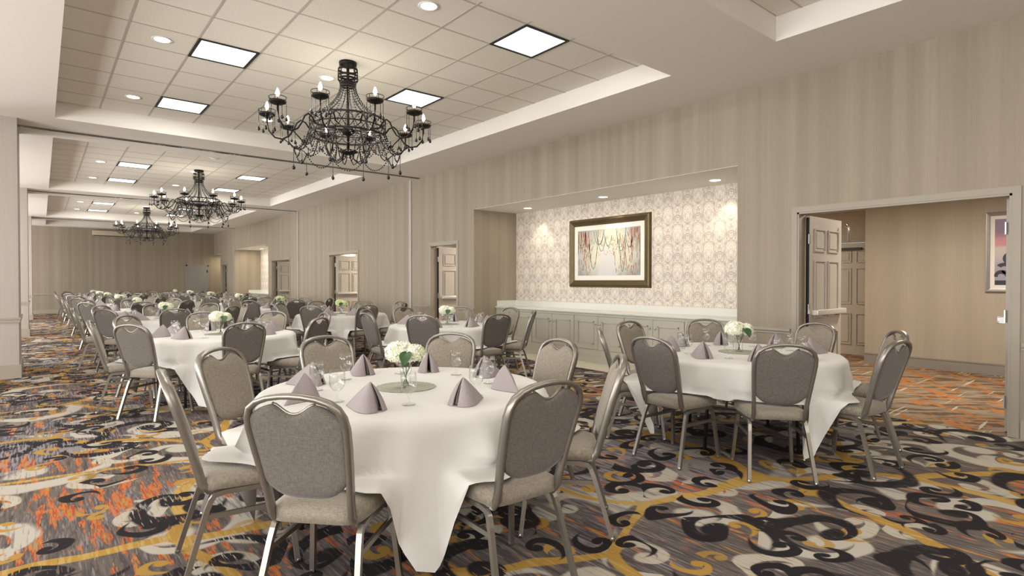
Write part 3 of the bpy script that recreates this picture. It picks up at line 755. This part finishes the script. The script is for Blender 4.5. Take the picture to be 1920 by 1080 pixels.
# ------------------------------------------------------------ banquet chair
def make_chair():
    root = empty('banquet_chair')
    hw, d2 = .011, .016
    prof = [(-hw, -d2), (hw, -d2), (hw, d2), (-hw, d2)]
    def yb(z): return -.195-.275*(z-.45)*(.85+.25*(z-.45)/.5)
    half = [(.165, .04, .405), (.166, -.10, .405), (.167, -.165, .415), (.168, -.195, .45), (.171, yb(.52), .52), (.180, yb(.62), .62), (.191, yb(.74), .74), (.196, yb(.82), .82), (.191, yb(.866), .866), (.175, yb(.902), .902), (.143, yb(.927), .927), (.097, yb(.943), .943), (.045, yb(.951), .951)]
    path = half+[(0, yb(.953), .953)]+[(-x, y, z) for x, y, z in reversed(half)]
    # profile: narrow across the outline, deep along the leaning direction
    m = MB(); m.sweep(path, [(-hw, -.017), (-hw*.2, -.020), (hw*.8, -.017), (hw, 0), (hw*.8, .017), (-hw*.2, .020), (-hw, .017)], up=(0, 1, -.05))
    m.build('back_frame', M['frame'], root)
    # backrest cushion
    NS, NTt = 26, 14
    def arch(x):
        a = min(1, abs(x)/.194); return .941-.062*(a**4)-.014*a
    def W(z): return .169+.025*min(1, max(0, (z-.50)/.32))
    rows_f, rows_b, edge = [], [], []
    def pt(s_, t_, side):
        zb_ = .528+.082*abs(s_)**3.8
        x0 = s_*.194; zt_ = arch(x0)-.012
        zt_ -= .049*(.5+.5*cos(pi*min(1, abs(x0)/.088)))**.75
        z = zb_+(zt_-zb_)*t_; x = s_*W(z)
        k = (1-abs(s_)**5)*(1-abs(2*t_-1)**7)
        th = .009+.017*k**.4 if side > 0 else .009+.008*k**.4
        return (x, yb(z)+side*th, z)
    fr, bk = [], []
    for i in range(NS+1):
        s_ = -1+2*i/NS; fr.append([pt(s_, j/NTt, 1) for j in range(NTt+1)]); bk.append([pt(s_, j/NTt, -1) for j in range(NTt+1)])
    m = MB(); m.grid(fr, mi=0); m.grid(bk, mi=1)
    per = [(i, 0) for i in range(NS)]+[(NS, j) for j in range(NTt)]+[(i, NTt) for i in range(NS, 0, -1)]+[(0, j) for j in range(NTt, 0, -1)]
    m.grid([[fr[i][j], bk[i][j]] for i, j in per], closeu=True, mi=1)
    m.build('backrest', [M['fabric'], M['backfabric']], root)
    # hand-hold rim
    hp = [(x_*.086, yb(.90), arch(x_*.086)-.009-.049*(.5+.5*cos(pi*min(1, abs(x_)*.98)))**.75) for x_ in [k/6-1 for k in range(13)]]
    MB().tube(hp, .006, 6, up=(0, 1, 0)).build('handle_rim', M['frame'], root)
    # seat
    m = MB(); NU, NV = 14, 14
    def seatpt(u, v, top):
        hw_ = .190+.030*(v+1)/2
        # squircle corner rounding
        k = max(abs(u), abs(v)); n_ = 7.0
        L = (abs(u)**n_+abs(v)**n_)**(1/n_) if k > 0 else 1; f = k/L if L > 0 else 1
        x, y = u*f*hw_, v*f*.215+.015
        e = 1-k**6
        z = (.470+.022*e**.5*(1-.25*(u*u+v*v)/2)) if top else .410+.008*(1-e)
        return (x, y, z)
    tp = [[seatpt(-1+2*i/NU, -1+2*j/NV, True) for j in range(NV+1)] for i in range(NU+1)]
    bt = [[seatpt(-1+2*i/NU, -1+2*j/NV, False) for j in range(NV+1)] for i in range(NU+1)]
    m.grid(tp); m.grid(bt); per = [(i, 0) for i in range(NU)]+[(NU, j) for j in range(NV)]+[(i, NV) for i in range(NU, 0, -1)]+[(0, j) for j in range(NV, 0, -1)]
    m.grid([[tp[i][j], bt[i][j]] for i, j in per], closeu=True)
    m.build('seat', M['fabric'], root)
    sq = [(-.0115, -.0115), (.0115, -.0115), (.0115, .0115), (-.0115, .0115)]
    for sx in (-1, 1):
        X_ = .186*sx
        for sy, (yt, ym, yfl) in ((-1, (-.10, -.16, -.275)), (1, (.11, .17, .215))):
            pth = [(X_, .005, .402), (X_, yt, .402), (X_, (yt+ym)/2+.012*sy, .395), (X_, ym, .372), (X_+.004*sx, ym+(yfl-ym)*.15, .33), (X_+.030*sx, yfl, .006)]
            lg = MB().sweep(pth, sq, up=(1, 0, 0), smooth=False).build('leg', M['frame'], root)
            gx, gy_ = X_+.030*sx, yfl
            MB().lathe([(.0001, 0), (.013, 0), (.0145, .012), (.012, .02)], 8, (gx, gy_, 0)).build('foot_glide', M['chrome'], lg)
        MB().sweep([(X_+.006*sx, -.187, .30), (X_+.006*sx, .178, .30)], [(-.007, -.011), (.007, -.011), (.007, .011), (-.007, .011)], smooth=False).build('side_stretcher', M['frame'], root)
    MB().box((-.185, -.05, .392), (.185, -.03, .41)).box((-.185, .08, .392), (.185, .10, .41)).build('seat_crossbar', M['frame'], root)
    return root
chair0 = make_chair(); uch = [False]

# ------------------------------------------------------------ tables
TR = .81
def make_table():
    root = empty('round_table')
    m = MB().lathe([(.0001, .715), (TR-.02, .715), (TR, .72), (TR, .745), (.0001, .745)], 40); m.build('tabletop', M['ply'], root)
    for sx in (-1, 1):
        for sy in (-1, 1): MB().tube([(sx*.46, sy*.16, .712), (sx*.46, sy*.30, .66), (sx*.46, sy*.34, .35), (sx*.46, sy*.36, .0)], .014, 8).build('leg', M['legs'], root)
        MB().tube([(sx*.46, -.30, .30), (sx*.46, .30, .30)], .010, 6).build('leg_brace', M['legs'], root)
    return root
table0 = make_table(); utb = [False]

def cloth_mesh(chang, rot, rnd):
    """square cloth over a round top; hem rests on the pushed-in seats"""
    m = MB(); NA = 192; HS = 1.085; zt = .752; rows = []
    ph = rnd.uniform(0, 6)
    for i in range(NA):
        a = 2*pi*i/NA; col = []
        for r_ in (.0001, .3, .6, .74, .79): col.append((r_*cos(a), r_*sin(a), zt))
        b = ((a-rot+pi/4) % (pi/2))-pi/4
        L = min(HS/cos(b)-TR, .70)
        corner = max(0, (abs(b)-.30)/(pi/4-.30))
        wch = 0
        for ca in chang:
            dd = abs((a-ca+pi) % (2*pi)-pi); wch = max(wch, max(0, min(1, (.325-dd)/.07)))
        wch = wch*wch*(3-2*wch)
        NSg = 20
        for k in range(NSg+1):
            s_ = L*k/NSg; dn = s_/.7
            fold = ((1-abs(sin(4*a+ph)))**1.5*1.3+.3*sin(15*a+2*ph)+.35*(1-abs(sin(6*a+2*ph)))**2)*(.050*min(1, s_/.22)+.04*corner*dn)
            pinch = .10*corner*corner*min(1, s_/.5)
            # free hanging point
            rr_ = TR+.012+min(s_, .03)*.3+fold-pinch*.4+.05*dn
            zz = zt-.004-max(0, s_-.006)*.985
            if s_ < .02: rr_ = TR+.012*min(1, s_/.015); zz = zt-.003-s_*.8
            # over a seat
            hz = zt-.507
            if s_ > hz-.04:
                over = s_-hz
                if over < .04: q = (over+.04)/.08; rs = TR+.03+fold*.5+.02*q+over*.5*q; zs = .507+.02*(1-q)**2
                else: rs = TR+.03+fold*.5+.04+min(over-.04, .15); zs = .5065
            else: rs, zs = rr_, zz
            r1, z1 = rr_*(1-wch)+rs*wch, zz*(1-wch)+max(zs, zz if over_guard(s_, hz) else zs)*wch
            tw = .10*corner*dn*(1 if b > 0 else -1)*-1
            col.append((r1*cos(a+tw*.35), r1*sin(a+tw*.35), max(z1, .03)))
        rows.append(col)
    m.grid(rows, closeu=True); return m
def over_guard(s_, hz): return s_ <= hz-.04

def make_napkin():
    m = MB(); h = .138; A = (0, -.022)
    ctrl = [(0, .175), (.026, .105), (.058, .035), (.082, -.032), (.066, -.084), (.016, -.090)]
    half = []
    for i in range(len(ctrl)-1):
        for q in range(3): half.append(tuple(ctrl[i][d]+(ctrl[i+1][d]-ctrl[i][d])*q/3 for d in (0, 1)))
    half.append(ctrl[-1])
    for _ in range(5): half = [half[0]]+[tuple((half[i-1][d]+2*half[i][d]+half[i+1][d])/4 for d in (0, 1)) for i in range(1, len(half)-1)]+[half[-1]]
    base = [(-x, y) for x, y in reversed(half[1:])]+half
    for k, hh in ((1, h), (.66, h*.93)):
        rs = []
        for (x, y) in base:
            col = []
            for q in range(9):
                s_ = q/8; bul = sin(pi*s_)*.010*(abs(x)/.07 if y > -.02 else 1)
                X, Y = A[0]+(x*k-A[0])*s_, A[1]+((y+.004*(k < 1))*(k if y < 0 else k*.92)-A[1])*s_
                l = sqrt((X-A[0])**2+(Y-A[1])**2)+1e-6
                col.append((X+(X-A[0])/l*bul, Y+(Y-A[1])/l*bul*.6, hh*(1-s_**1.12)+.001))
            rs.append(col)
        inner = [[(p[0]*.955, A[1]+(p[1]-A[1])*.955, max(.0005, p[2]-.003)) for p in r_] for r_ in rs]
        m.grid(rs); m.grid(inner)
        for e, f in ((rs[0], inner[0]), (rs[-1], inner[-1])): m.grid([e, f], smooth=False)
    return m.mesh('napkin', M['napkin'])
napkin_me = make_napkin()
gob = MB().lathe([(.0001, 0), (.034, 0), (.036, .003), (.012, .010), (.006, .018), (.006, .045), (.010, .052), (.022, .060), (.036, .078), (.041, .100), (.040, .135), (.037, .165), (.0355, .165), (.0385, .135), (.0395, .100), (.034, .080), (.020, .063), (.0001, .058)], 20)
goblet_me = gob.mesh('water_goblet', M['glass'])
rr = random.Random(2)
def mat_mesh():
    m = MB(); rows = []
    for i in range(96):
        a = 2*pi*i/96; k = 1+.035*abs(sin(a*9))
        rows.append([(r_*k_*cos(a), r_*k_*sin(a), z+.0015*((i+j) % 2)) for j, (r_, k_, z) in enumerate(((.0001, 1, .002), (.05, 1, .002), (.09, 1, .003), (.12, 1, .002), (.15, k, .003), (.172, k, .001)))])
    m.grid(rows, closeu=True, smooth=False); return m.mesh('placemat', M['placemat'])
placemat_me = mat_mesh()
def make_vase():
    return MB().lathe([(.0001, .004), (.026, .004), (.027, 0), (.030, .001), (.031, .03), (.033, .08), (.037, .145), (.035, .145), (.031, .08), (.028, .03), (.024, .008), (.0001, .008)], 20).mesh('flower_vase', M['glass'])
vase_me = make_vase()
def flower_head(c, rx, rz, n, rnd):
    m = MB()
    for i in range(n):
        ph = i*2.39996; ct = 1-1.75*(i+.5)/n; st = sqrt(max(0, 1-ct*ct)); k = rnd.uniform(.93, 1.06)
        p = Vector((c[0]+rx*st*cos(ph)*k, c[1]+rx*st*sin(ph)*k, c[2]+rz*ct*k)); nrm = Vector((st*cos(ph)/rx, st*sin(ph)/rx, ct/rz)).normalized()
        nrm = (nrm+Vector([rnd.uniform(-.35, .35) for _ in range(3)])).normalized()
        u = nrm.orthogonal().normalized(); v_ = nrm.cross(u); s_ = rnd.uniform(.010, .014); a0 = rnd.uniform(0, 6)
        for q in range(4):
            a = a0+q*pi/2; d = u*cos(a)+v_*sin(a); e = u*cos(a+pi/2)+v_*sin(a+pi/2)
            tip = p+d*s_*1.5+nrm*s_*.25; l = p+d*s_*.85+e*s_*.55+nrm*s_*.35; r_ = p+d*s_*.85-e*s_*.55+nrm*s_*.35
            m.quad(tuple(p), tuple(r_), tuple(tip), tuple(l))
    # inner core so the head is opaque
    core = []
    for i in range(12):
        core.append([(c[0]+rx*.93*sin(pi*j/8*.98+.01)*cos(2*pi*i/12), c[1]+rx*.93*sin(pi*j/8*.98+.01)*sin(2*pi*i/12), c[2]+rz*.9*cos(pi*j/8*.98+.01)) for j in range(9)])
    m.grid(core, closeu=True); return m
def leaf_mesh():
    m = MB(); rows = []
    for i in range(9):
        s_ = i/8; wd = .036*sin(pi*min(1, s_*.93+.04))**.8; y = -.06-.085*s_
        rows.append([(k*wd+.02, y, .205-.035*s_*s_*2+.01*abs(k)) for k in (-1, -.5, 0, .5, 1)])
    m.grid(rows); return m.mesh('leaf', M['leaf'])
lfm = leaf_mesh()
def make_hyd(mat, name='hydrangea_bunch'):
    r = empty(name); rnd = random.Random(4)
    fh = flower_head((-.035, .005, .20), .082, .062, 190, rnd).build('flower_head', mat, r)
    flower_head((.052, -.01, .195), .060, .050, 120, rnd).build('flower_head', mat, r)
    MB().tube([(.012, .006, .012), (-.01, 0, .08), (-.03, .005, .16)], .0032, 6).build('stem', M['stem'], r)
    MB().tube([(-.012, -.004, .012), (.012, 0, .09), (.045, -.01, .16)], .0032, 6).build('stem', M['stem'], r)
    MB().tube([(.0, .008, .012), (.005, -.01, .10), (.02, -.055, .19)], .0026, 6).build('stem', M['stem'], r)
    link('leaf', lfm, r); o = link('leaf', lfm, r, (0, 0, -.02), 2.6); return r
hyd = [make_hyd(M['flower']), make_hyd(M['greenflower'])]; uh = [[False], [False]]

TABLES = []
LX, RX = 1.64, 4.5
for i, y in enumerate((2.99, 7.40, 11.2, 14.9, 18.6, 22.1, 25.3, 28.3)): TABLES.append(('left', i, (1.66 if i == 0 else LX), y))
for i, y in enumerate((2.59, 6.95, 10.5, 14.1, 17.8, 21.4, 24.9, 28.1)): TABLES.append(('right', i, (4.76 if i == 0 else 4.54 if i == 1 else 4.45), y))
ANG = {('left', 0): [222, 270, 313, 359, 45, 89, 132, 176], ('right', 0): [90, 133, 179, 222, 265, 310, 354, 44], ('left', 1): [267, 219, 175, 131, 88, 44, 0, 312]}
SIDE = ['front', 'front right', 'right', 'back right', 'back', 'back left', 'left', 'front left']
LOOK = ['seen from behind', 'seen obliquely from behind', 'turned side-on', 'showing its padded front', 'facing the camera', 'showing its padded front', 'turned side-on', 'seen obliquely from behind']
rj = random.Random(11)
def nap_rz(a, rel, row, ti, k):
    # opening towards the table centre on the far side, turned sideways on the near side
    near = max(0, cos(rel)); return a-pi/2+near*2.15*(1 if (k+ti) % 2 else -1)+rj.uniform(-.35, .35)
bpy.context.view_layer.update()
for row, ti, tx, ty in TABLES:
    ang = ANG.get((row, ti)) or [a+rj.uniform(-1.2, 1.2) for a in (0, 45, 90, 134, 178, 222, 268, 313)]
    tname = '%s %s-row table' % (ORD[ti], row)
    o = place(table0, utb, (tx, ty, 0), R(22+rj.uniform(-20, 20))); tag(o, 'round folding table on black legs under white cloth, %s in the %s row' % (ORD[ti], row), 'table', 'round banquet tables')
    rot = R(67.5+45) if (row, ti) != ('right', 0) else R(62+45)
    ca = [R(a) for a in ang]
    c = cloth_mesh(ca, rot-pi/4+R(45), rj).build('tablecloth', M['cloth'], None, (tx, ty, 0))
    tag(c, 'white square cloth draped over the %s' % tname, 'tablecloth', 'white tablecloths')
    # side words relative to the line from camera to table
    cam_dir = atan2(-ty, -tx); rel = [((a-cam_dir+pi) % (2*pi))-pi for a in ca]   # 0 = towards the camera, + = counterclockwise seen from above
    order = sorted(range(8), key=lambda k: (rel[k] % (2*pi))); start = min(range(8), key=lambda k: abs(rel[order[k]]))
    words = {}
    for k in range(8): words[order[(start+k) % 8]] = k      # increasing angle = towards the right side of the picture
    for k, a in enumerate(ca):
        w_ = words[k]; d_ = .905+rj.uniform(-.02, .03); jt = rj.uniform(-.07, .07)
        o = place(chair0, uch, (tx+d_*cos(a), ty+d_*sin(a), 0), a+pi/2+jt)
        tag(o, 'grey fabric banquet chair %s, %s of %s' % (LOOK[w_], SIDE[w_], tname), 'chair', 'grey banquet chairs around the tables')
        n = link('napkin', napkin_me, None, (tx+.60*cos(a+.02), ty+.60*sin(a+.02), .7535), nap_rz(a, rel[k], row, ti, k))
        tag(n, 'mauve grey napkin folded to a peak, %s place of %s' % (SIDE[w_], tname), 'napkin', 'folded napkins on the tables')
        g = link('water_goblet', goblet_me, None, (tx+.50*cos(a+.36), ty+.50*sin(a+.36), .7535)); 
        tag(g, 'empty stemmed water glass, %s place of %s' % (SIDE[w_], tname), 'glass', 'water goblets on the tables')
    pm = link('placemat', placemat_me, None, (tx, ty, .753)); tag(pm, 'round sage scalloped mat under the vase, %s' % tname, 'placemat', 'sage centrepiece mats')
    v = link('flower_vase', vase_me, None, (tx, ty, .757)); tag(v, 'clear glass vase at the centre, %s' % tname, 'vase', 'glass flower vases')
    green = 1 if (row, ti) in (('right', 2), ('right', 3)) else 0
    hh = place(hyd[green], uh[green], (tx, ty, .757), -YAW-.02+(0 if ti == 0 and row == 'left' else rj.uniform(-.8, .8)))
    tag(hh, '%s hydrangea bunch in the glass vase, %s' % ('lime green' if green else 'creamy white', tname), 'flowers', 'hydrangea centrepieces')
